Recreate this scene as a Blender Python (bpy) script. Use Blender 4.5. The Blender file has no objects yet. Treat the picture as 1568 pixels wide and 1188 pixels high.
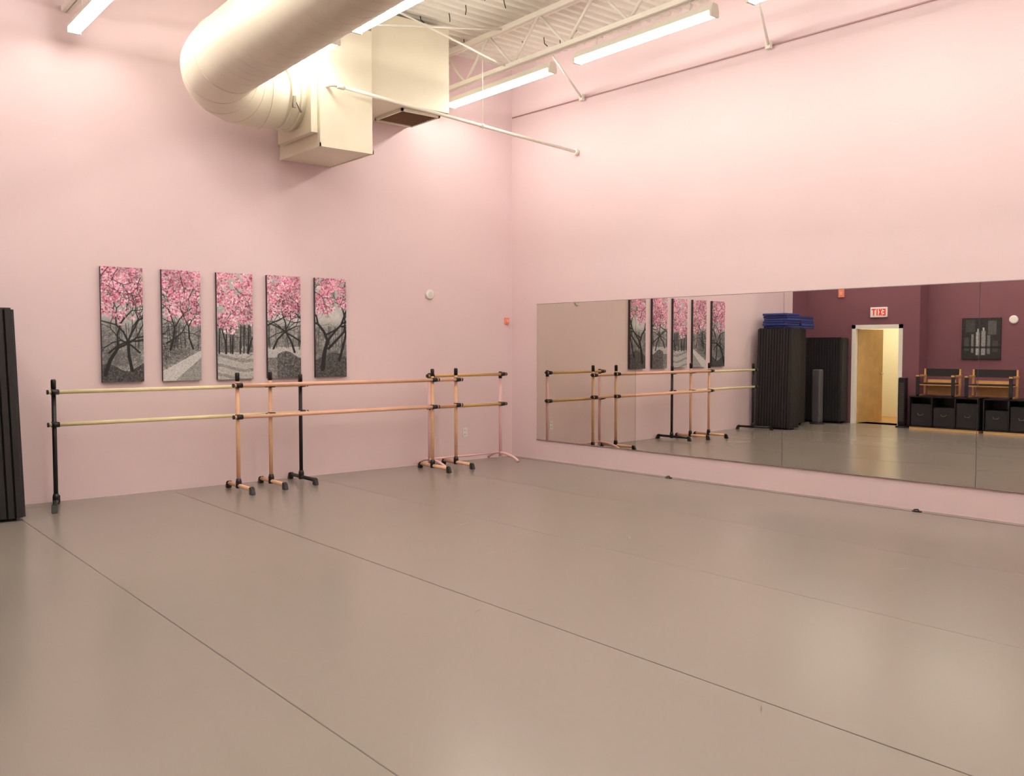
import bpy, bmesh, math, random
import numpy as np
from mathutils import Vector, Matrix
random.seed(7); np.random.seed(7)
S=bpy.context.scene
S.view_settings.view_transform='Standard'
S.view_settings.look='None'
S.view_settings.exposure=0.0

# ---------------------------------------------------------------- helpers
def lin(c):
    return tuple((v/255/12.92 if v/255<=0.04045 else ((v/255+0.055)/1.055)**2.4) for v in c)
MATS={}
def mat(name,rgb,rough=.5,metal=0.0,var=0.0,scale=8.0,bump=0.0,emit=None,estr=0,spec=.5):
    if name in MATS: return MATS[name]
    m=bpy.data.materials.new(name); m.use_nodes=True
    nt=m.node_tree; b=nt.nodes['Principled BSDF']
    col=lin(rgb)
    b.inputs['Base Color'].default_value=(*col,1)
    b.inputs['Roughness'].default_value=rough
    b.inputs['Metallic'].default_value=metal
    b.inputs['Specular IOR Level'].default_value=spec
    if var>0 or bump>0:
        tc=nt.nodes.new('ShaderNodeTexCoord'); n=nt.nodes.new('ShaderNodeTexNoise')
        n.inputs['Scale'].default_value=scale; n.inputs['Detail'].default_value=5
        nt.links.new(tc.outputs['Object'],n.inputs['Vector'])
        if var>0:
            r=nt.nodes.new('ShaderNodeValToRGB')
            r.color_ramp.elements[0].position=.3; r.color_ramp.elements[1].position=.7
            r.color_ramp.elements[0].color=(*[max(0,v*(1-var)) for v in col],1)
            r.color_ramp.elements[1].color=(*[min(1,v*(1+var)) for v in col],1)
            nt.links.new(n.outputs['Fac'],r.inputs['Fac']); nt.links.new(r.outputs['Color'],b.inputs['Base Color'])
        if bump>0:
            bp=nt.nodes.new('ShaderNodeBump'); bp.inputs['Strength'].default_value=bump; bp.inputs['Distance'].default_value=.01
            nt.links.new(n.outputs['Fac'],bp.inputs['Height']); nt.links.new(bp.outputs['Normal'],b.inputs['Normal'])
    if emit:
        b.inputs['Emission Color'].default_value=(*emit,1); b.inputs['Emission Strength'].default_value=estr
    MATS[name]=m
    return m

def newobj(name,bm,m,parent=None,smooth=False):
    bmesh.ops.recalc_face_normals(bm,faces=bm.faces)
    me=bpy.data.meshes.new(name); bm.to_mesh(me); bm.free()
    if isinstance(m,(list,tuple)):
        for q in m: me.materials.append(q)
    elif m: me.materials.append(m)
    if smooth:
        for p in me.polygons: p.use_smooth=True
    o=bpy.data.objects.new(name,me); S.collection.objects.link(o)
    if parent: o.parent=parent
    return o
def empty(name,loc=(0,0,0)):
    e=bpy.data.objects.new(name,None); e.empty_display_size=.1; S.collection.objects.link(e); e.location=loc
    return e
def bbox(bm,x0,x1,y0,y1,z0,z1,mi=0):
    v=[bm.verts.new(p) for p in [(x0,y0,z0),(x1,y0,z0),(x1,y1,z0),(x0,y1,z0),(x0,y0,z1),(x1,y0,z1),(x1,y1,z1),(x0,y1,z1)]]
    for f in [(0,3,2,1),(4,5,6,7),(0,1,5,4),(1,2,6,5),(2,3,7,6),(3,0,4,7)]:
        fc=bm.faces.new([v[i] for i in f]); fc.material_index=mi
    return v
def box(name,x0,x1,y0,y1,z0,z1,m,parent=None,bev=0):
    bm=bmesh.new(); bbox(bm,x0,x1,y0,y1,z0,z1)
    if bev: bmesh.ops.bevel(bm,geom=bm.edges[:],offset=bev,segments=2,affect='EDGES',profile=.5)
    return newobj(name,bm,m,parent)
def prism(name,pts,z0,z1,m,parent=None):
    bm=bmesh.new(); a=[bm.verts.new((x,y,z0)) for x,y in pts]; b=[bm.verts.new((x,y,z1)) for x,y in pts]
    n=len(pts)
    bm.faces.new(a[::-1]); bm.faces.new(b)
    for i in range(n): bm.faces.new([a[i],a[(i+1)%n],b[(i+1)%n],b[i]])
    return newobj(name,bm,m,parent)
def btube(bm,path,r,seg=14,closed_ends=True,mi=0,smooth=True):
    P=[Vector(p) for p in path]; n=len(P)
    if not isinstance(r,(list,tuple)): r=[r]*n
    T=[]
    for i in range(n):
        t=(P[min(i+1,n-1)]-P[max(i-1,0)]); T.append(t.normalized())
    up=Vector((0,0,1)) if abs(T[0].z)<.9 else Vector((0,1,0))
    rings=[]
    a=T[0].cross(up).normalized()
    for i in range(n):
        a=(a-T[i]*a.dot(T[i])).normalized(); b=T[i].cross(a)
        rings.append([bm.verts.new(P[i]+r[i]*(math.cos(2*math.pi*k/seg)*a+math.sin(2*math.pi*k/seg)*b)) for k in range(seg)])
    for i in range(n-1):
        for k in range(seg):
            f=bm.faces.new([rings[i][k],rings[i][(k+1)%seg],rings[i+1][(k+1)%seg],rings[i+1][k]]); f.smooth=smooth; f.material_index=mi
    if closed_ends:
        f=bm.faces.new(rings[0][::-1]); f.material_index=mi
        f=bm.faces.new(rings[-1]); f.material_index=mi
def tube(name,path,r,m,parent=None,seg=14):
    bm=bmesh.new(); btube(bm,path,r,seg)
    return newobj(name,bm,m,parent)

# ---------------------------------------------------------------- room constants
X0,Y0,K=8.035,9.68,math.tan(math.radians(2.5))
YB=-3.0; ZC=5.36
def mx(y): return X0+(Y0-y)*K      # mirror wall plane

def wall_mat(name,rgb):
    return mat(name,rgb,rough=.6,var=.012,scale=1.5,spec=.3)
M_pink=wall_mat('pink_paint',(235,212,215))
M_purple=wall_mat('plum_paint',(122,80,90))
M_white=mat('white_trim',(240,238,230),.45)
M_cream=mat('cream_paint',(230,222,190),.6)
M_deck=mat('white_deck_paint',(236,232,220),.5,var=.04,scale=3)
M_steel=mat('white_steel_paint',(238,234,222),.45)
M_duct=mat('duct_paint',(234,227,206),.38,var=.03,scale=2.5)
M_black=mat('black_plastic',(20,19,20),.4)
M_blackfab=mat('black_vinyl',(30,28,30),.55,var=.15,scale=20)

# floor material: smooth grey-tan marley vinyl
mf=bpy.data.materials.new('vinyl_dance_floor'); mf.use_nodes=True
nt=mf.node_tree; b=nt.nodes['Principled BSDF']; N=nt.nodes.new; Lk=nt.links.new
tc=N('ShaderNodeTexCoord')
n1=N('ShaderNodeTexNoise'); n1.inputs['Scale'].default_value=.5; n1.inputs['Detail'].default_value=2; Lk(tc.outputs['Object'],n1.inputs['Vector'])
r1=N('ShaderNodeValToRGB'); r1.color_ramp.elements[0].position=.2; r1.color_ramp.elements[1].position=.8
r1.color_ramp.elements[0].color=(*lin((137,130,121)),1); r1.color_ramp.elements[1].color=(*lin((142,135,126)),1)
Lk(n1.outputs['Fac'],r1.inputs['Fac'])
Lk(r1.outputs['Color'],b.inputs['Base Color'])
b.inputs['Roughness'].default_value=.235
b.inputs['Specular IOR Level'].default_value=.5

# ---------------------------------------------------------------- shell
prism('floor',[(-1.1,YB-.1),(mx(YB)+.2,YB-.1),(X0+.1,Y0+.1),(-1.1,Y0+.1)],-.1,0,mf)
box('wall_left',0.02,X0+.15,Y0,Y0+.12,0,ZC+.1,M_pink)
box('wall_left_plum',-.67,0.02,Y0,Y0+.12,0,ZC+.1,M_purple)
prism('wall_right',[(X0,Y0),(mx(YB),YB),(mx(YB)+.15,YB),(X0+.15,Y0)],0,ZC+.1,M_pink)
box('wall_rear',-1.1,mx(YB)+.15,YB-.12,YB,0,ZC+.1,M_pink)
DX=-.55; dy0,dy1,dz=7.75,8.63,1.90
bm=bmesh.new()
bbox(bm,DX-.12,DX,7.38,dy0,0,ZC+.1); bbox(bm,DX-.12,DX,dy1,Y0,0,ZC+.1); bbox(bm,DX-.12,DX,dy0,dy1,dz,ZC+.1)
bbox(bm,-.95,DX-.12,7.38,7.5,0,ZC+.1)
bbox(bm,-1.07,-.95,YB,7.5,0,ZC+.1)
newobj('wall_opposite',bm,M_purple)
bm=bmesh.new()
for (a,c) in [(dy0-.06,dy0+.015),(dy1-.015,dy1+.06)]: bbox(bm,DX-.13,DX+.015,a,c,0,dz+.06)
bbox(bm,DX-.13,DX+.015,dy0-.06,dy1+.06,dz-.015,dz+.06)
newobj('trim_door',bm,M_white)
bm=bmesh.new()
bbox(bm,-2.9,-2.8,7.3,9.9,0,2.5); bbox(bm,-2.8,-1.07,7.4,7.5,0,2.5); bbox(bm,-2.8,-.67,9.7,9.8,0,2.5)
bbox(bm,-2.9,-.67,7.5,9.8,2.5,2.56)
newobj('wall_corridor',bm,M_cream)
M_wood=mat('door_wood',(200,162,106),.4,var=.12,scale=4)
box('floor_corridor',-2.8,-.67,7.5,9.7,-.1,0,mat('corridor_floor',(176,128,72),.35))
d=empty('door_1',(DX-.09,dy1-.02,0))
leaf=box('leaf',-.02,.02,-.83,0,.01,1.88,M_wood,d,.004)
bm=bmesh.new(); btube(bm,[(.02,-.77,.98),(.07,-.77,.98),(.07,-.68,.98)],.01); btube(bm,[(-.02,-.77,.98),(-.07,-.77,.98),(-.07,-.68,.98)],.01)
newobj('lever_handle',bm,mat('brushed_metal',(180,175,165),.3,1),d)
d.rotation_euler=(0,0,-math.radians(80))
cl=bpy.data.lights.new('corridor_light','AREA'); cl.energy=42; cl.size=.8; cl.color=(1,.93,.76)
co=bpy.data.objects.new('corridor_ceiling_light',cl); co.location=(-1.7,8.6,2.45); S.collection.objects.link(co)

# ceiling deck (trapezoid ribs running along X)
bm=bmesh.new()
per=.15; prof=[]; y=YB-.1
while y<Y0+.1:
    prof+=[(y,ZC),(y+.06,ZC),(y+.075,ZC+.04),(y+.135,ZC+.04)]
    y+=per
prof=[(min(a,Y0+.12),c) for a,c in prof]+[(Y0+.12,ZC)]
va=[bm.verts.new((-1.1,a,c)) for a,c in prof]; vb=[bm.verts.new((9.0,a,c)) for a,c in prof]
for i in range(len(prof)-1):
    if abs(prof[i][0]-prof[i+1][0])<1e-6 and abs(prof[i][1]-prof[i+1][1])<1e-6: continue
    bm.faces.new([va[i],va[i+1],vb[i+1],vb[i]])
bbox(bm,-1.1,9.0,YB-.1,Y0+.12,ZC+.1,ZC+.14)
newobj('ceiling',bm,M_deck)

# ---------------------------------------------------------------- roof joists + bridging
ZB,ZT=4.80,5.31
rows=[(.25,4.60),(2.345,4.545),(4.46,4.575),(6.82,4.60)]
for (jx,_) in rows:
    e=empty('roof_joist',(jx,0,0))
    bm=bmesh.new()
    for s in (-1,1):
        for (z0,z1) in ((ZB,ZB+.05),(ZT-.06,ZT)):
            bbox(bm,s*.006 if s>0 else -.042,.042 if s>0 else -.006,YB+.01,Y0-.02,z0,z1)
    newobj('chords',bm,M_steel,e)
    bm=bmesh.new(); yy=Y0-.1; up=True; st=.46
    pts=[]
    while yy>YB:
        pts.append((0,yy,ZT-.03 if up else ZB+.03)); up=not up; yy-=st
    for i in range(len(pts)-1): btube(bm,[pts[i],pts[i+1]],.018,8)
    newobj('web_rods',bm,M_steel,e)
for by in (8.3,5.62,2.9,.2):
    e=empty('joist_bridging',(0,by,0)); bm=bmesh.new()
    xs=[r[0] for r in rows]
    for i in range(3):
        btube(bm,[(xs[i],0,ZT-.03),(xs[i+1],.0,ZB+.03)],.012,8)
        btube(bm,[(xs[i],.06,ZB+.03),(xs[i+1],.06,ZT-.03)],.012,8)
    btube(bm,[(6.82,-.75,ZB+.02),(mx(by)-.06,0,4.69)],.014,8)
    bbox(bm,mx(by)-.075,mx(by)-.035,-.03,.03,4.65,4.73)
    newobj('bridging_bars',bm,M_steel,e)
tube('conduit_pipe',[(mx(Y0-.03)-.02,Y0-.03,4.69),(mx(YB+.05)-.02,YB+.05,4.69)],.008,mat('conduit_pink',(196,158,158),.5))
bm=bmesh.new()
for i in range(46):
    x=random.uniform(4.8,8.0); y=random.uniform(4.5,9.4); a=random.uniform(0,6.28)
    l=random.uniform(.05,.13)
    btube(bm,[(x,y,ZC+.01),(x+.01,y,ZC-l*.6),(x+.05*math.cos(a),y+.05*math.sin(a),ZC-l)],.006,6)
newobj('deck_tie_wires',bm,mat('dark_wire',(60,45,35),.6))

# ---------------------------------------------------------------- fluorescent fixtures
WARM=(1.0,.945,.865)
M_tube=mat('fluorescent_glow',(255,245,230),.4,emit=WARM,estr=43)
lampsY={0:[(7.6,9.5),(5.3,7.2),(3.0,4.9),(.7,2.6),(-1.6,.3)],1:[(7.5,9.39),(5.2,7.1),(2.9,4.8),(.6,2.5),(-1.7,.2)],
        2:[(8.13,9.45),(5.84,7.74),(3.55,5.45),(1.25,3.15),(-1.05,.85)],3:[(7.50,9.43),(5.28,7.12),(3.02,4.90),(.8,2.64),(-1.45,.4)]}
for i,(lx,lz) in enumerate(rows):
    for (a,c) in lampsY[i]:
        e=empty('fluorescent_light_fixture',(lx,0,0))
        bm=bmesh.new()
        v=bbox(bm,-.058,.058,a,c,lz+.03,lz+.10)
        for q in v[4:]: q.co.x*=.6
        bbox(bm,-.058,.058,a,a+.025,lz-.02,lz+.03); bbox(bm,-.058,.058,c-.025,c,lz-.02,lz+.03)
        newobj('housing',bm,M_steel,e)
        bm=bmesh.new()
        for s in (-.036,.036): btube(bm,[(s,a+.026,lz),(s,c-.026,lz)],.017,8)
        newobj('tubes',bm,M_tube,e)
        bm=bmesh.new()
        for hy in (a+.3,c-.3): btube(bm,[(0,hy,lz+.095),(0,hy,ZB+.01)],.006,6)
        newobj('hanger_rods',bm,M_steel,e)

# ---------------------------------------------------------------- spiral duct
e=empty('spiral_air_duct')
dxc,dzc,R,yc=3.345,4.21,.35,9.15
eax,eby=.76,1.10
SL=.032                                   # the long run drifts slightly off the joist line
def dx_at(y): return dxc-(yc-eby-y)*SL
path=[(dx_at(YB+.02),YB+.02,dzc)]
yy=YB+.3
while yy<yc-eby-.15: path.append((dx_at(yy),yy,dzc)); yy+=.3
NA=16
arc=[]; tan=[]
for k in range(0,NA+1):
    a=math.pi/2*k/NA
    arc.append((dxc+eax-eax*math.cos(a),yc-eby+eby*math.sin(a),dzc)); tan.append((eax*math.sin(a)+(SL if k==0 else 0),eby*math.cos(a) if k else 1,0))
path+=arc+[(4.18,yc,dzc),(4.30,yc,dzc)]
rr=[R]*(len(path)-2)+[.34,.32]
bm=bmesh.new(); btube(bm,path,rr,56)
newobj('duct_shell',bm,M_duct,e)
def ring(bm,c,t,r,w=.008,h=.006,seg=56):
    c=Vector(c);t=Vector(t).normalized()
    btube(bm,[c-t*w,c-t*w*.5,c+t*w*.5,c+t*w],[r-.002,r+h,r+h,r-.002],seg,True)
bm=bmesh.new()
yy=YB+.5
while yy<7.9:
    ring(bm,(dx_at(yy),yy,dzc),(0.14,1,0),R,.004,.002); yy+=.16
ring(bm,(dxc,yc-eby,dzc),(0,1,0),R,.012,.008)
for k in (4,8,12,16):
    ring(bm,arc[k],tan[k],R,.008,.005)
newobj('duct_seams',bm,M_duct,e)
bm=bmesh.new()
btube(bm,[(4.28,yc,dzc),(4.50,yc,dzc)],.312,56)
ring(bm,(4.33,yc,dzc),(1,0,0),.32,.012,.012); ring(bm,(4.44,yc,dzc),(1,0,0),.32,.012,.012)
bbox(bm,4.50,4.575,yc-.40,yc+.40,dzc-.40,dzc+.32)
newobj('duct_collar',bm,M_duct,e)
bm=bmesh.new()
btube(bm,[(4.38,yc-.32,dzc-.10),(4.42,yc-.335,dzc-.2)],.012,8); bbox(bm,4.33,4.36,yc-.34,yc-.31,dzc-.16,dzc-.04)
newobj('damper_handle',bm,mat('dull_metal',(150,142,128),.4,.5),e)
e=empty('hvac_plenum')
box('plenum_body',4.58,5.22,8.70,Y0,3.67,5.0,M_duct,e,.006)
bm=bmesh.new()
bbox(bm,4.572,5.228,8.692,8.705,3.66,3.70); bbox(bm,4.572,4.585,8.692,Y0-.004,3.66,3.70); bbox(bm,5.215,5.228,8.692,Y0-.004,3.66,3.70)
newobj('plenum_flange',bm,M_duct,e)
bm=bmesh.new()
for x in (4.66,5.14):
    for y in (8.78,9.55): btube(bm,[(x,y,4.99),(x,y,ZC+.02)],.008,8)
newobj('hanger_rods',bm,M_steel,e)
e=empty('return_air_plenum')
box('plenum_body',5.26,6.32,8.78,Y0,4.30,5.28,M_duct,e,.006)
M_vent=mat('vent_dark',(112,84,62),.6)
bm=bmesh.new(); bbox(bm,5.76,6.26,8.93,9.50,4.285,4.298)
newobj('grille_back',bm,M_vent,e)
bm=bmesh.new()
for (a,b2,c,d2) in [(5.74,6.28,8.91,8.935),(5.74,6.28,9.495,9.52),(5.74,5.765,8.91,9.52),(6.255,6.28,8.91,9.52)]:
    bbox(bm,a,b2,c,d2,4.268,4.299)
newobj('grille_frame',bm,M_duct,e)
bm=bmesh.new()
for k in range(11):
    y=8.96+k*.05; bbox(bm,5.765,6.255,y,y+.006,4.272,4.286)
newobj('grille_fins',bm,mat('vent_fin',(140,108,80),.5),e)

# sprinkler / condensate pipe
e=empty('sprinkler_pipe')
P0=Vector((4.75,8.58,4.29)); P1=Vector((8.045,8.42,4.03))
bm=bmesh.new(); btube(bm,[P0,P1],.019,12)
btube(bm,[(4.66,8.690,4.30),(4.67,8.62,4.30),(4.70,8.59,4.295),(4.75,8.58,4.29)],.019,12)
newobj('pipe',bm,M_steel,e)
bm=bmesh.new(); btube(bm,[P0-Vector((.03,0,0)),P0+Vector((.05,-.002,-.004))],.028,12)
pm=P0.lerp(P1,.56)
btube(bm,[pm+Vector((-.02,0,.002)),pm+Vector((.02,0,-.002))],.028,12)
btube(bm,[pm,(pm.x,pm.y,ZB+.3)],.006,8)
btube(bm,[P1-Vector((.012,0,0)),(mx(8.42)-.008,8.42,4.028)],.04,12)
newobj('fittings',bm,M_steel,e)

# ---------------------------------------------------------------- mirrors
M_mir=mat('mirror_silver',(240,238,234),.0,1.0); M_mir1=mat('mirror_silver_aged',(222,222,212),.0,1.0)
M_edge=mat('mirror_edge',(70,66,62),.3)
e=empty('wall_mirror')
zs=(.272,2.108)
ys=[9.17,7.43,5.43,3.49,1.50,-.50]
for i in range(len(ys)-1):
    a,c=ys[i]-.002,ys[i+1]+.002
    bm=bmesh.new()
    pa=[(mx(a)-.008,a),(mx(c)-.008,c),(mx(c)-.001,c),(mx(a)-.001,a)]
    A=[bm.verts.new((x,y,zs[0])) for x,y in pa]; B=[bm.verts.new((x,y,zs[1])) for x,y in pa]
    bm.faces.new(A).material_index=1; bm.faces.new(B).material_index=1
    for k in range(4):
        f=bm.faces.new([A[k],A[(k+1)%4],B[(k+1)%4],B[k]]); f.material_index=0 if k==0 else 1
    newobj('panel_%d'%(i+1),bm,[M_mir1 if i==0 else M_mir,M_edge],e)
bm=bmesh.new()
for z,w in ((zs[0]-.008,.010),(zs[1]-.002,.006)):
    a,c=ys[0],ys[-1]
    v=bbox(bm,0,1,0,1,z,z+w)
    for q in v:
        y=a if q.co.y<.5 else c
        q.co.x=mx(y)-(.014 if q.co.x<.5 else .001); q.co.y=y
newobj('mirror_channel',bm,mat('aluminium_channel',(170,160,155),.35,.8),e)

def along_mirror(name,off0,off1,z0,z1,m,ya=Y0-.02,yb=YB+.02):
    return prism(name,[(mx(ya)-off1,ya),(mx(yb)-off1,yb),(mx(yb)-off0,yb),(mx(ya)-off0,ya)],z0,z1,m)
M_grout=mat('floor_edge_line',(80,70,62),.6)
along_mirror('trim_1',.105,.113,0,.0015,M_grout)
e=empty('floor_seams')
for k,x in enumerate((.08,1.695,3.28,4.88,6.46)):
    hw=.0035 if k in (1,2) else .0015
    bm=bmesh.new(); bbox(bm,x-hw,x+hw,YB+.02,Y0-.12 ,0.0,.0008)
    newobj('seam_%d'%k,bm,M_grout if k==2 else (mat('mid_seam',(96,86,78),.5) if k==1 else mat('faint_seam',(124,116,107),.4)),e)
for y in (6.84,3.96):
    e=empty('floor_door_stop',(mx(y)-.10,y,0)); bm=bmesh.new()
    bbox(bm,-.014,.014,-.04,.04,0,.010); btube(bm,[(0,-.02,.010),(0,-.01,.024),(0,.03,.018)],.006,8)
    newobj('stop_body',bm,M_black,e)
bm=bmesh.new()
for (x,y,a,l) in [(3.15,4.1,.35,.10),(3.42,4.0,-.5,.07),(2.6,6.3,.4,.16),(6.0,3.0,-.5,.12),(4.6,6.2,.2,.10),(2.2,2.9,1.1,.08),(3.2,2.2,.6,.06),(5.3,4.9,.9,.1),(4.1,5.2,.2,.07)]:
    d=Vector((math.cos(a),math.sin(a),0))*l*.8; nrm=Vector((-d.y,d.x,0)).normalized()*.004; c=Vector((x,y,.0010))
    vs=[bm.verts.new(c-d-nrm*.2),bm.verts.new(c-nrm),bm.verts.new(c+d),bm.verts.new(c+nrm)]
    bm.faces.new(vs)
newobj('floor_scuff_marks',bm,mat('scuff',(104,93,84),.5))

# ---------------------------------------------------------------- canvas art (painted procedurally into colour attributes)
PX=.004
xs_c=[2.605,3.21,3.80,4.385,4.985]; cw=.41; ch=1.175; zc0=1.172
U0=2.55; Wp=int(2.95/PX); Hp=int(ch/PX)+1
img=np.zeros((Hp,Wp,3))
vv=np.linspace(0,ch,Hp)[:,None]*np.ones((1,Wp)); uu=np.ones((Hp,1))*np.linspace(0,Wp*PX,Wp)[None,:]
def smooth_noise(cell,seed):
    rs=np.random.RandomState(seed); gh,gw=int(Hp/cell)+3,int(Wp/cell)+3
    g=rs.rand(gh,gw); yi=np.arange(Hp)/cell; xi=np.arange(Wp)/cell
    y0=yi.astype(int);x0=xi.astype(int); fy=(yi-y0)[:,None];fx=(xi-x0)[None,:]
    fy=fy*fy*(3-2*fy);fx=fx*fx*(3-2*fx)
    return (g[y0][:,x0]*(1-fy)*(1-fx)+g[y0+1][:,x0]*fy*(1-fx)+g[y0][:,x0+1]*(1-fy)*fx+g[y0+1][:,x0+1]*fy*fx)
nz=.5*smooth_noise(27,1)+.3*smooth_noise(11,2)+.2*smooth_noise(5,3)
nf=smooth_noise(1.6,4)*.5+smooth_noise(3.5,5)*.5
nh=smooth_noise(32,9)*.6+smooth_noise(15,8)*.4
sky=.68+.25*nz
woods=.30+.62*(nf*.6+nh*.4-.15)
hz=.36+.03*np.sin(uu*5)
ground=.32+.36*nf*nh*2
mixw=np.clip((vv-.55)/.15,0,1)
base=np.where(vv>hz,sky*mixw+woods*(1-mixw),ground)
img[:]=np.clip(base,0.03,.95)[:,:,None]
def put(mask,val):
    v=np.clip(val,0,1)
    img[mask]=v[mask][:,None]
pc=.62+.52*np.clip(vv/.34,0,1); wd=.15*(1-vv/.40)+.015
put((vv<.34)&(np.abs(uu-pc)<wd)&(uu<1.2),.76+.12*nf)
put((vv<.34)&(uu>pc+wd)&(uu<1.2),.48+.22*nf)
put((vv<.30)&(uu>1.2)&(uu<1.75),.64+.18*nf-.16*(np.sin(vv*60+np.sin(uu*9)*2)>.55))
put((vv<.36)&(vv>.24)&(uu>1.75)&(uu<2.35),.62+.22*nf)
put((vv<.26+.05*np.sin(uu*13))&(uu>1.95)&(uu<2.3),.12+.45*nf)
put((vv<.15+.04*np.sin(uu*16))&(uu<.55),.08+.36*nf)
put((vv<.24+.05*np.sin(uu*10))&(uu>2.35),.10+.36*nf)
def seg(p,q,w0,w1,val):
    x0,x1=sorted((p[0],q[0]));y0,y1=sorted((p[1],q[1])); w=max(w0,w1)+.01
    i0,i1=max(0,int((x0-w)/PX)),min(Wp,int((x1+w)/PX)+2); j0,j1=max(0,int((y0-w)/PX)),min(Hp,int((y1+w)/PX)+2)
    if i0>=i1 or j0>=j1: return
    X=np.arange(i0,i1)[None,:]*PX; Y=np.arange(j0,j1)[:,None]*PX
    dx,dy=q[0]-p[0],q[1]-p[1]; L=dx*dx+dy*dy+1e-9
    t=np.clip(((X-p[0])*dx+(Y-p[1])*dy)/L,0,1)
    dd=np.hypot(X-p[0]-t*dx,Y-p[1]-t*dy); al=np.clip(((w0+(w1-w0)*t)-dd)/PX+.5,0,1)[...,None]
    sub=img[j0:j1,i0:i1]; sub[:]=sub*(1-al)+val*al
def branch(p,ang,l,w,dep,val):
    if dep==0 or w<.0006: return
    ang2=ang+random.uniform(-.35,.35); mid=(p[0]+l*.5*math.cos(ang),p[1]+l*.5*math.sin(ang))
    q=(mid[0]+l*.5*math.cos(ang2),mid[1]+l*.5*math.sin(ang2))
    seg(p,mid,w,w*.88,val); seg(mid,q,w*.88,w*.75,val)
    k=2 if random.random()<.7 else 3
    for i in range(k):
        branch(q,ang2+random.uniform(.25,.8)*(1 if i%2 else -1),l*random.uniform(.6,.85),w*random.uniform(.5,.7),dep-1,val)
for i in range(90):
    u=random.uniform(0,2.95); w=random.uniform(.0015,.006); c=random.uniform(.10,.40)
    seg((u,.35+random.uniform(-.02,.03)),(u+random.uniform(-.03,.03),.60),w,w*.6,c)
for i in range(8):
    u=1.27+i*.055+random.uniform(-.02,.02); seg((u,.29),(u+.01,.6),random.uniform(.006,.013),.005,.07)
PAL=[(.94,.72,.80),(.92,.58,.70),(.84,.42,.56),(.98,.88,.91),(.66,.24,.38),(.93,.66,.76),(.97,.80,.86)]
def blossoms(n,vfun,seed,rr,thr):
    rs=random.Random(seed)
    for i in range(n):
        u=rs.uniform(0,2.95); lo=vfun(u); v=lo+rs.random()**.75*(1.2-lo)
        jj,ii=min(Hp-1,int(v/PX)),min(Wp-1,int(u/PX))
        edge=max(0,1-(v-lo)/.15)
        if nz[jj,ii]<thr+.18*edge: continue
        r=rs.uniform(*rr); j0,j1=max(0,int((v-r)/PX)),min(Hp,int((v+r)/PX)+2); i0,i1=max(0,int((u-r)/PX)),min(Wp,int((u+r)/PX)+2)
        if j0>=j1 or i0>=i1: continue
        X=np.arange(i0,i1)[None,:]*PX-u; Y=np.arange(j0,j1)[:,None]*PX-v
        al=np.clip((r-np.hypot(X*rs.uniform(.8,1.3),Y))/PX+.3,0,1)[...,None]*.92
        shade=.80+.38*nh[jj,ii]
        c=np.clip(np.array(PAL[rs.randrange(7)])*shade*rs.uniform(.8,1.12),0,1)
        sub=img[j0:j1,i0:i1]; sub[:]=sub*(1-al)+c*al
def vf(u):
    c=[(.26,.60),(.86,.62),(1.45,.50),(2.03,.70),(2.64,.74)]
    return float(np.interp(u,[a for a,_ in c],[b_ for _,b_ in c]))+.04*math.sin(u*17)
blossoms(5600,vf,11,(.006,.018),.33)
DK=.07
random.seed(21)
for (p,a,l,w,dp) in [((.08,.08),1.25,.30,.020,9),((.34,.12),1.75,.30,.017,9),((.12,.30),.7,.22,.010,8),((.42,.30),2.4,.22,.010,8),
    ((.74,.33),1.3,.24,.012,8),((.98,.34),1.9,.24,.010,8),((.70,.40),.5,.2,.007,7),
    ((1.35,.30),1.7,.26,.009,7),((1.60,.30),1.3,.26,.009,7),
    ((1.90,.34),1.1,.24,.012,8),((2.16,.30),1.9,.26,.013,8),((2.24,.42),2.6,.24,.010,8),((1.86,.62),.4,.22,.008,8),
    ((2.52,.10),1.45,.34,.028,9),((2.60,.34),.75,.28,.016,9),((2.74,.20),1.25,.32,.017,9),((2.56,.5),.4,.22,.011,8)]:
    branch(p,a,l,w,dp,DK)
blossoms(9500,lambda u:vf(u)+.01,23,(.004,.012),.36)
for i in range(10):
    u=random.uniform(0,2.9); branch((u,random.uniform(.85,1.2)),random.uniform(-2.9,-.2),.12,.004,5,DK)
rs=np.random.RandomState(3); sp=rs.rand(Hp,Wp)
m_=(vv<.42)&(sp<.12); img[m_]*=.65
m_=(vv<.55)&(sp>.96); img[m_]=np.clip(img[m_]*1.4+.10,0,.85)
imgl=np.where(img<=.04045,img/12.92,((img+.055)/1.055)**2.4)
mart=bpy.data.materials.new('cherry_blossom_print'); mart.use_nodes=True
at=mart.node_tree.nodes.new('ShaderNodeAttribute'); at.attribute_name='Col'
mart.node_tree.links.new(at.outputs['Color'],mart.node_tree.nodes['Principled BSDF'].inputs['Base Color'])
mart.node_tree.nodes['Principled BSDF'].inputs['Roughness'].default_value=.6
M_cside=mat('canvas_side',(58,52,56),.7)
def art_panel(w,h,colgrid,parent):
    gh,gw=colgrid.shape[:2]
    verts=[];faces=[]
    for j in range(gh):
        for i in range(gw):
            verts.append((i/(gw-1)*w,0,j/(gh-1)*h))
    for j in range(gh-1):
        for i in range(gw-1):
            k=j*gw+i; faces.append((k,k+1,k+gw+1,k+gw))
    me=bpy.data.meshes.new('print'); me.from_pydata(verts,[],faces); me.materials.append(mart)
    ca=me.color_attributes.new('Col','FLOAT_COLOR','POINT')
    buf=np.ones((gh*gw,4),dtype=np.float32); buf[:,:3]=colgrid.reshape(-1,3); ca.data.foreach_set('color',buf.ravel())
    o=bpy.data.objects.new('print',me); S.collection.objects.link(o); o.parent=parent
    return o
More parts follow.
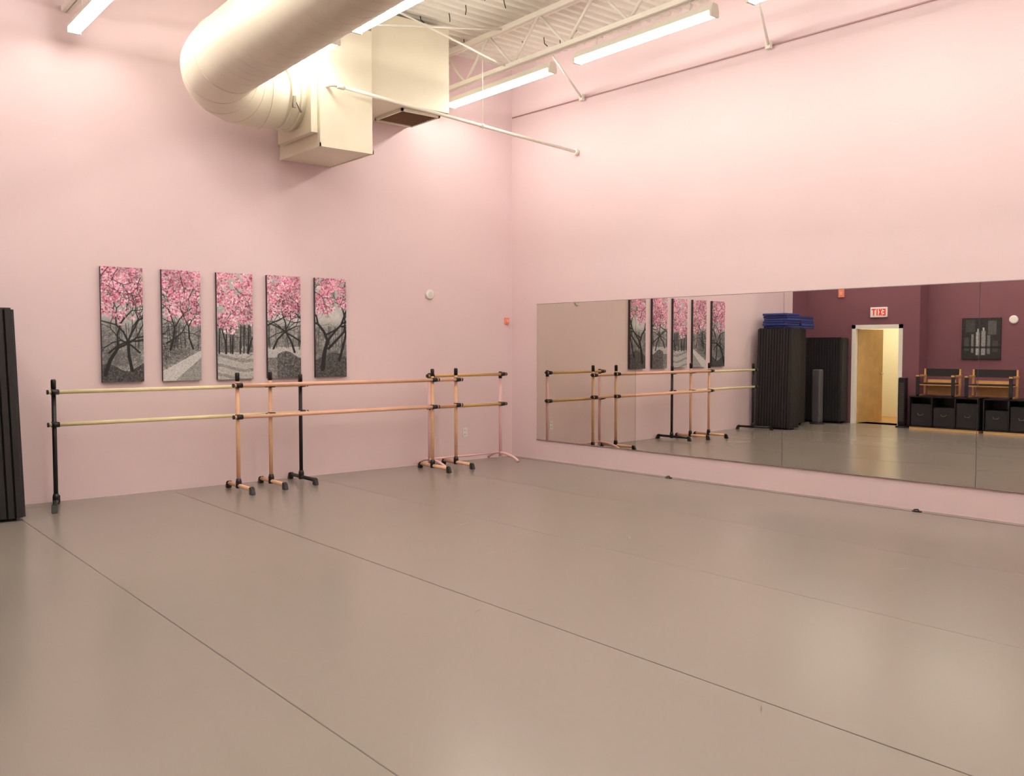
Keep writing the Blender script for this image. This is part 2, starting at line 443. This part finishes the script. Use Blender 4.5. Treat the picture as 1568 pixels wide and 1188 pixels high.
for i,x in enumerate(xs_c):
    e=empty('canvas_wall_art',(x,Y0-.045,zc0))
    i0=int((x-U0)/PX); gw=int(cw/PX)+1
    art_panel(cw,ch,imgl[:Hp,i0:i0+gw],e)
    bm=bmesh.new(); bbox(bm,0,cw,.0015,.043,0,ch); newobj('stretcher',bm,M_cside,e)

# ---------------------------------------------------------------- small wall fittings
e=empty('outlet_plate',(7.21,Y0,.38)); box('plate',-.037,.037,-.008,-.001,-.06,.06,M_white,e,.002)
bm=bmesh.new()
for z in (-.028,.028):
    for s in (-.009,.009): bbox(bm,s-.002,s+.002,-.0095,-.0078,z-.008,z+.006)
newobj('sockets',bm,M_black,e)
e=empty('round_wall_speaker',(6.64,Y0,2.21)); bm=bmesh.new()
btube(bm,[(0,-.001,0),(0,-.018,0),(0,-.028,0)],[.065,.065,.052],32); newobj('cover',bm,M_white,e)
bm=bmesh.new(); btube(bm,[(0,-.0285,0),(0,-.031,0)],[.03,.026],24); newobj('button',bm,mat('offwhite',(225,220,210),.4),e)
M_red=mat('alarm_red',(240,140,118),.4)
def strobe(loc,sc=1,rz=0):
    e=empty('fire_alarm_strobe',loc); e.rotation_euler=(0,0,rz)
    box('body',-.033*sc,.033*sc,-.03,-.001,-.045*sc,.045*sc,M_red,e,.005)
    box('lens',-.016*sc,.016*sc,-.042,-.0295,-.02*sc,.02*sc,mat('strobe_lens',(245,190,170),.2),e,.003)
strobe((7.93,Y0,1.89)); strobe((DX,8.92,2.60),1.8,math.pi/2)

# ---------------------------------------------------------------- ballet barres
M_nat=mat('pine_wood',(230,184,146),.45,var=.05,scale=12)
M_pale=mat('pale_pine',(238,224,178),.45,var=.04,scale=12)
M_peach=mat('peach_pine',(234,186,158),.45,var=.04,scale=12)
M_honey=mat('honey_wood',(204,164,104),.4,var=.05,scale=12)
M_pinkm=mat('pink_metal',(240,196,196),.35)
M_blkm=mat('black_metal',(24,22,24),.35)
def barre(x1,x2,y,zt,zl,posts,rail,ztop,foot='tee',roff=-.045,rot=(0,0)):
    e=empty('ballet_barre',(x1,y,0)); L=x2-x1
    for i,(px,pm) in enumerate(((0,posts[0]),(L,posts[1]))):
        bm=bmesh.new(); btube(bm,[(px,0,.05),(px,0,ztop-.09)],.021,16); newobj('post_%d'%(i+1),bm,pm,e)
        bm=bmesh.new()
        btube(bm,[(px,0,ztop-.09),(px,0,ztop-.012),(px,0,ztop)],[.024,.024,.017],16)
        if foot=='tee':
            btube(bm,[(px,0,.03),(px,0,.10),(px,0,.13)],[.031,.031,.024],16)
        for z in (zt,zl):
            btube(bm,[(px,0,z-.026),(px,0,z+.026)],.0265,16)
            btube(bm,[(px-.034,roff,z),(px+.034,roff,z)],.0265,16)
            btube(bm,[(px,.0,z),(px,roff-.0,z)],.020,12)
            btube(bm,[(px,.02,z),(px,.042,z),(px,.044,z)],[.006,.013,.010],10)
        newobj('clamps_%d'%(i+1),bm,M_black,e)
        bm=bmesh.new()
        if foot=='tee':
            btube(bm,[(0,-.33,.055),(0,.27,.055)],.021,14)
            o=newobj('foot_bar_%d'%(i+1),bm,pm,e); o.location=(px,0,0); o.rotation_euler=(0,0,rot[i])
            bm=bmesh.new()
            for s in (-.35,.28):
                sg=1 if s>0 else -1
                v=bbox(bm,-.026,.026,s-.032,s+.032,0,.082)
                for q in v:
                    if q.co.z>.05 and (q.co.y-s)*sg>0: q.co.y-=.03*sg; q.co.z-=.012
            bmesh.ops.bevel(bm,geom=bm.edges[:],offset=.006,segments=2,affect='EDGES')
            o=newobj('foot_caps_%d'%(i+1),bm,M_black,e); o.location=(px,0,0); o.rotation_euler=(0,0,rot[i])
        else:
            pts=[]
            for k in range(17):
                t=-1+2*k/16; pts.append((px,t*(.38 if t<0 else .26),.018+.085*(1-t*t)**.8))
            btube(bm,pts,.018,12); newobj('arched_foot_%d'%(i+1),bm,pm,e)
    for nm,z in (('upper_rail',zt),('lower_rail',zl)):
        bm=bmesh.new(); btube(bm,[(-.06,roff,z),(L+.06,roff,z)],.020,18); newobj(nm,bm,rail,e)
        bm=bmesh.new()
        btube(bm,[(-.07,roff,z),(-.055,roff,z)],.022,16); btube(bm,[(L+.055,roff,z),(L+.07,roff,z)],.022,16); newobj(nm+'_end_caps',bm,M_black,e)
    if foot!='tee':
        bm=bmesh.new(); btube(bm,[(0,0,.105),(L,0,.105)],.012,12); newobj('base_bar',bm,M_pinkm,e)
barre(2.085,4.64,9.35,1.105,.795,(M_blkm,M_blkm),M_pale,1.225,rot=(-math.radians(15),0))
barre(3.825,6.33,9.17,1.125,.79,(M_nat,M_nat),M_peach,1.26)
barre(4.235,6.755,9.26,1.115,.79,(M_nat,M_nat),M_peach,1.26)
barre(6.44,7.595,9.395,1.165,.765,(M_pinkm,M_pinkm),M_honey,1.20,'arch')

# ---------------------------------------------------------------- black folding partitions (accordion)
def accordion(name,x0,x1,y0,y1,z0,z1,pitch=.055,depth=.02,lean=0):
    e=empty(name,((x0+x1)/2,(y0+y1)/2,0)); hx,hy=(x1-x0)/2,(y1-y0)/2
    pts=[]
    def side(a,b2,nrm):
        a=Vector(a);b2=Vector(b2); L=(b2-a).length; n=max(2,int(L/pitch))
        for i in range(n):
            for t,d in ((0,.0),(.15,1),(.85,1)):
                p=a.lerp(b2,(i+t)/n)+Vector(nrm)*depth*d; pts.append((p.x,p.y))
    side((-hx,-hy),(hx,-hy),(0,-1)); side((hx,-hy),(hx,hy),(1,0)); side((hx,hy),(-hx,hy),(0,1)); side((-hx,hy),(-hx,-hy),(-1,0))
    bm=bmesh.new(); lay=[]
    for z in (z0,(z0+z1)/2,z1):
        lay.append([bm.verts.new((x-lean*(z-z0),y,z)) for x,y in pts])
    n=len(pts)
    for l in range(2):
        for i in range(n): bm.faces.new([lay[l][i],lay[l][(i+1)%n],lay[l+1][(i+1)%n],lay[l+1][i]])
    bm.faces.new(lay[0][::-1]); bm.faces.new(lay[-1])
    newobj('folded_panels',bm,M_blackfab,e)
    bm=bmesh.new()
    for sx in (-1,1):
        for sy in (-1,1):
            cx_,cy_=sx*(hx-.06),sy*(hy-.06)
            btube(bm,[(cx_-.012,cy_,.025),(cx_+.012,cy_,.025)],.025,14); bbox(bm,cx_-.006,cx_+.006,cy_-.008,cy_+.008,.025,z0+.005)
    newobj('casters',bm,M_blkm,e)
    box('top_cap',-hx*.98-lean*(z1-z0),hx*.98-lean*(z1-z0),-hy*.98,hy*.98,z1,z1+.015,M_blkm,e)
    return e
accordion('folding_room_divider',1.38,1.70,8.82,9.50,.03,1.86,lean=.03)
accordion('folding_room_divider',.48,1.24,9.16,9.60,.05,1.86)
accordion('folding_room_divider',-.50,-.24,8.76,9.62,.05,1.70)
M_blue=mat('blue_vinyl',(40,58,132),.45,var=.08,scale=6)
M_blue2=mat('navy_vinyl',(30,42,98),.5)
e=empty('folded_gym_mats',(0,0,0))
for gi,(x0,x1,y0,y1,z0,n) in enumerate(((.98,1.50,9.0,9.5,1.878,6),(.42,.94,9.0,9.55,1.878,5))):
    for k in range(n):
        j=random.uniform(-.015,.015)
        box('mat_%d_%d'%(gi,k),x0+j,x1+j,y0+j,y1+j*.5,z0+k*.047,z0+k*.047+.044,M_blue if k%2 else M_blue2,e,.012)

def tower(name,x,y,h,m,w=.15):
    e=empty(name,(x,y,0)); bm=bmesh.new(); btube(bm,[(0,0,0),(0,0,.02),(0,0,.035)],[w*.9,w*.9,w*.5],24); newobj('base',bm,M_blkm,e)
    box('body',-w/2,w/2,-w/2,w/2,.03,h,m,e,.02)
    bm=bmesh.new(); k=.12
    while k<h-.1: bbox(bm,w/2,w/2+.004,-w/2+.025,w/2-.025,k,k+.006); k+=.018
    newobj('grille',bm,mat('grey_grille',(96,92,94),.5),e)
tower('tower_fan',.05,9.10,1.08,mat('grey_plastic',(94,90,94),.45),.16)
tower('tower_speaker',-.38,7.60,.95,M_black,.14)

# exit sign
e=empty('exit_sign',(DX,8.15,2.20)); box('case',.001,.045,-.165,.165,-.10,.10,M_white,e,.008)
Msg=mat('exit_letters',(205,30,22),.4,emit=(1,.05,.03),estr=.35)
bm=bmesh.new()
def st(y0,y1,z0,z1): bbox(bm,.045,.048,y0,y1,z0,z1)
st(-.138,-.115,-.065,.065)
for z in (-.065,-.012,.042): st(-.138,-.08,z,z+.023)
for (a,z0_,b_,z1_) in [(-.07,-.065,-.025,.065),(-.07,.065,-.025,-.065)]:
    q=[bm.verts.new((.047,a,z0_)),bm.verts.new((.047,a+.025,z0_)),bm.verts.new((.047,b_+.025,z1_)),bm.verts.new((.047,b_,z1_))]; bm.faces.new(q)
st(.015,.038,-.065,.065); st(.055,.135,.042,.065); st(.083,.106,-.065,.065)
newobj('letters',bm,Msg,e)

def cubby(y0,y1,x0=-.55,x1=-.06,h=.62,ncol=3):
    e=empty('cube_storage_shelf',(0,0,0)); t=.02
    bm=bmesh.new()
    bbox(bm,x0,x1,y0,y1,h-t,h); bbox(bm,x0,x1,y0,y1,.05,.05+t); bbox(bm,x0,x0+.01,y0,y1,.05,h)
    for k in range(ncol+1):
        y=y0+(y1-y0-t)*k/ncol; bbox(bm,x0,x1,y,y+t,.05,h)
    newobj('carcass',bm,M_blkm,e)
    box('plinth',x0+.01,x1-.01,y0+.01,y1-.01,0,.05,M_wood,e)
    bm=bmesh.new(); M_bin=mat('bin_fabric',(30,27,30),.8)
    for k in range(ncol):
        a=y0+(y1-y0-t)*k/ncol+t+.012; c=y0+(y1-y0-t)*(k+1)/ncol-.012
        bbox(bm,x0+.03,x1-.03,a,c,.075,.075+random.uniform(.3,.44))
    newobj('fabric_bins',bm,M_bin,e)
    bm=bmesh.new()
    for k in range(ncol):
        yc_=y0+(y1-y0)*(k+.5)/ncol
        btube(bm,[(x1-.03,yc_-.05,.3),(x1-.012,yc_-.03,.27),(x1-.012,yc_+.03,.27),(x1-.03,yc_+.05,.3)],.005,6)
    newobj('bin_handles',bm,mat('bin_handle',(120,100,80),.6),e)
cubby(6.14,7.36); cubby(4.86,6.08)
M_chw=mat('chair_wood',(200,152,92),.4,var=.08,scale=10)
def chair(y,x=-.30,z=.622,w=.62):
    e=empty('director_chair',(x,y,z)); bm=bmesh.new(); h=w/2
    for s in (-1,1):
        for fx in (-.17,.17): bbox(bm,fx-.018,fx+.018,s*h-.018,s*h+.018,0,.36)
        bbox(bm,-.19,.2,s*h-.028,s*h+.028,.36,.39); bbox(bm,-.19,.19,s*h-.015,s*h+.015,.0,.03)
        bbox(bm,-.19,-.165,s*h-.015,s*h+.015,.38,.50)
    bbox(bm,-.17,.17,-h,h,.20,.222)
    bbox(bm,-.16,-.14,-h+.06,h-.06,.02,.30)
    newobj('frame',bm,M_chw,e)
    bm=bmesh.new(); bbox(bm,-.18,.18,-h+.03,h-.03,.222,.245); bbox(bm,-.195,-.175,-h,h,.36,.50)
    for s in(-1,1): bbox(bm,.17,.19,s*h-.03,s*h+.03,.0,.40)
    newobj('canvas_seat_and_back',bm,M_blackfab,e)
chair(6.92); chair(6.02,w=.72); chair(5.1)
e=empty('framed_photograph',(-.95,6.08,1.30))
g=np.zeros((76,67,3)); g[:]=.10
rs=np.random.RandomState(5)
g+=.10*rs.rand(76,67,1)
for (a,b2,c,d2,v) in [(8,22,45,70,.34),(44,60,50,72,.26),(26,33,8,52,.58),(36,42,8,50,.66),(28,31,52,58,.7),(37,40,50,56,.7),(18,23,10,44,.45),(46,50,12,46,.5),(5,14,14,34,.25),(54,62,16,40,.28)]:
    g[c:d2,a:b2]=v*(.8+.3*rs.rand(d2-c,b2-a,1))
g[20:24,:,:]*=.4
p=art_panel(.67,.76,g**2.2,e); p.rotation_euler=(0,0,math.pi/2); p.location=(.032,0,0)
bm=bmesh.new(); bbox(bm,.001,.030,0,.67,0,.76); newobj('mount',bm,M_blkm,e)
e=empty('round_wall_speaker',(-.95,5.88,2.02)); bm=bmesh.new()
btube(bm,[(.001,0,0),(.018,0,0),(.028,0,0)],[.075,.075,.055],32); newobj('cover',bm,M_white,e)

# ---------------------------------------------------------------- camera
f=1372.0; th=math.radians(39.7); pch=math.atan(64/f)
n_,c_=math.sin(th),math.cos(th)
Fv=Vector((n_*math.cos(pch),c_*math.cos(pch),-math.sin(pch))); Rv=Vector((c_,-n_,0)); Uv=Vector((n_*math.sin(pch),c_*math.sin(pch),math.cos(pch)))
cam=bpy.data.cameras.new('camera'); co=bpy.data.objects.new('camera',cam); S.collection.objects.link(co)
Mx=Matrix(((Rv.x,Uv.x,-Fv.x,0),(Rv.y,Uv.y,-Fv.y,0),(Rv.z,Uv.z,-Fv.z,1.54),(0,0,0,1)))
co.matrix_world=Mx
cam.sensor_width=36; cam.sensor_fit='HORIZONTAL'; cam.lens=36*f/1568; cam.clip_start=.05
S.camera=co
w=bpy.data.worlds.new('world'); S.world=w; w.use_nodes=True
w.node_tree.nodes['Background'].inputs[0].default_value=(.5,.45,.4,1); w.node_tree.nodes['Background'].inputs[1].default_value=.1
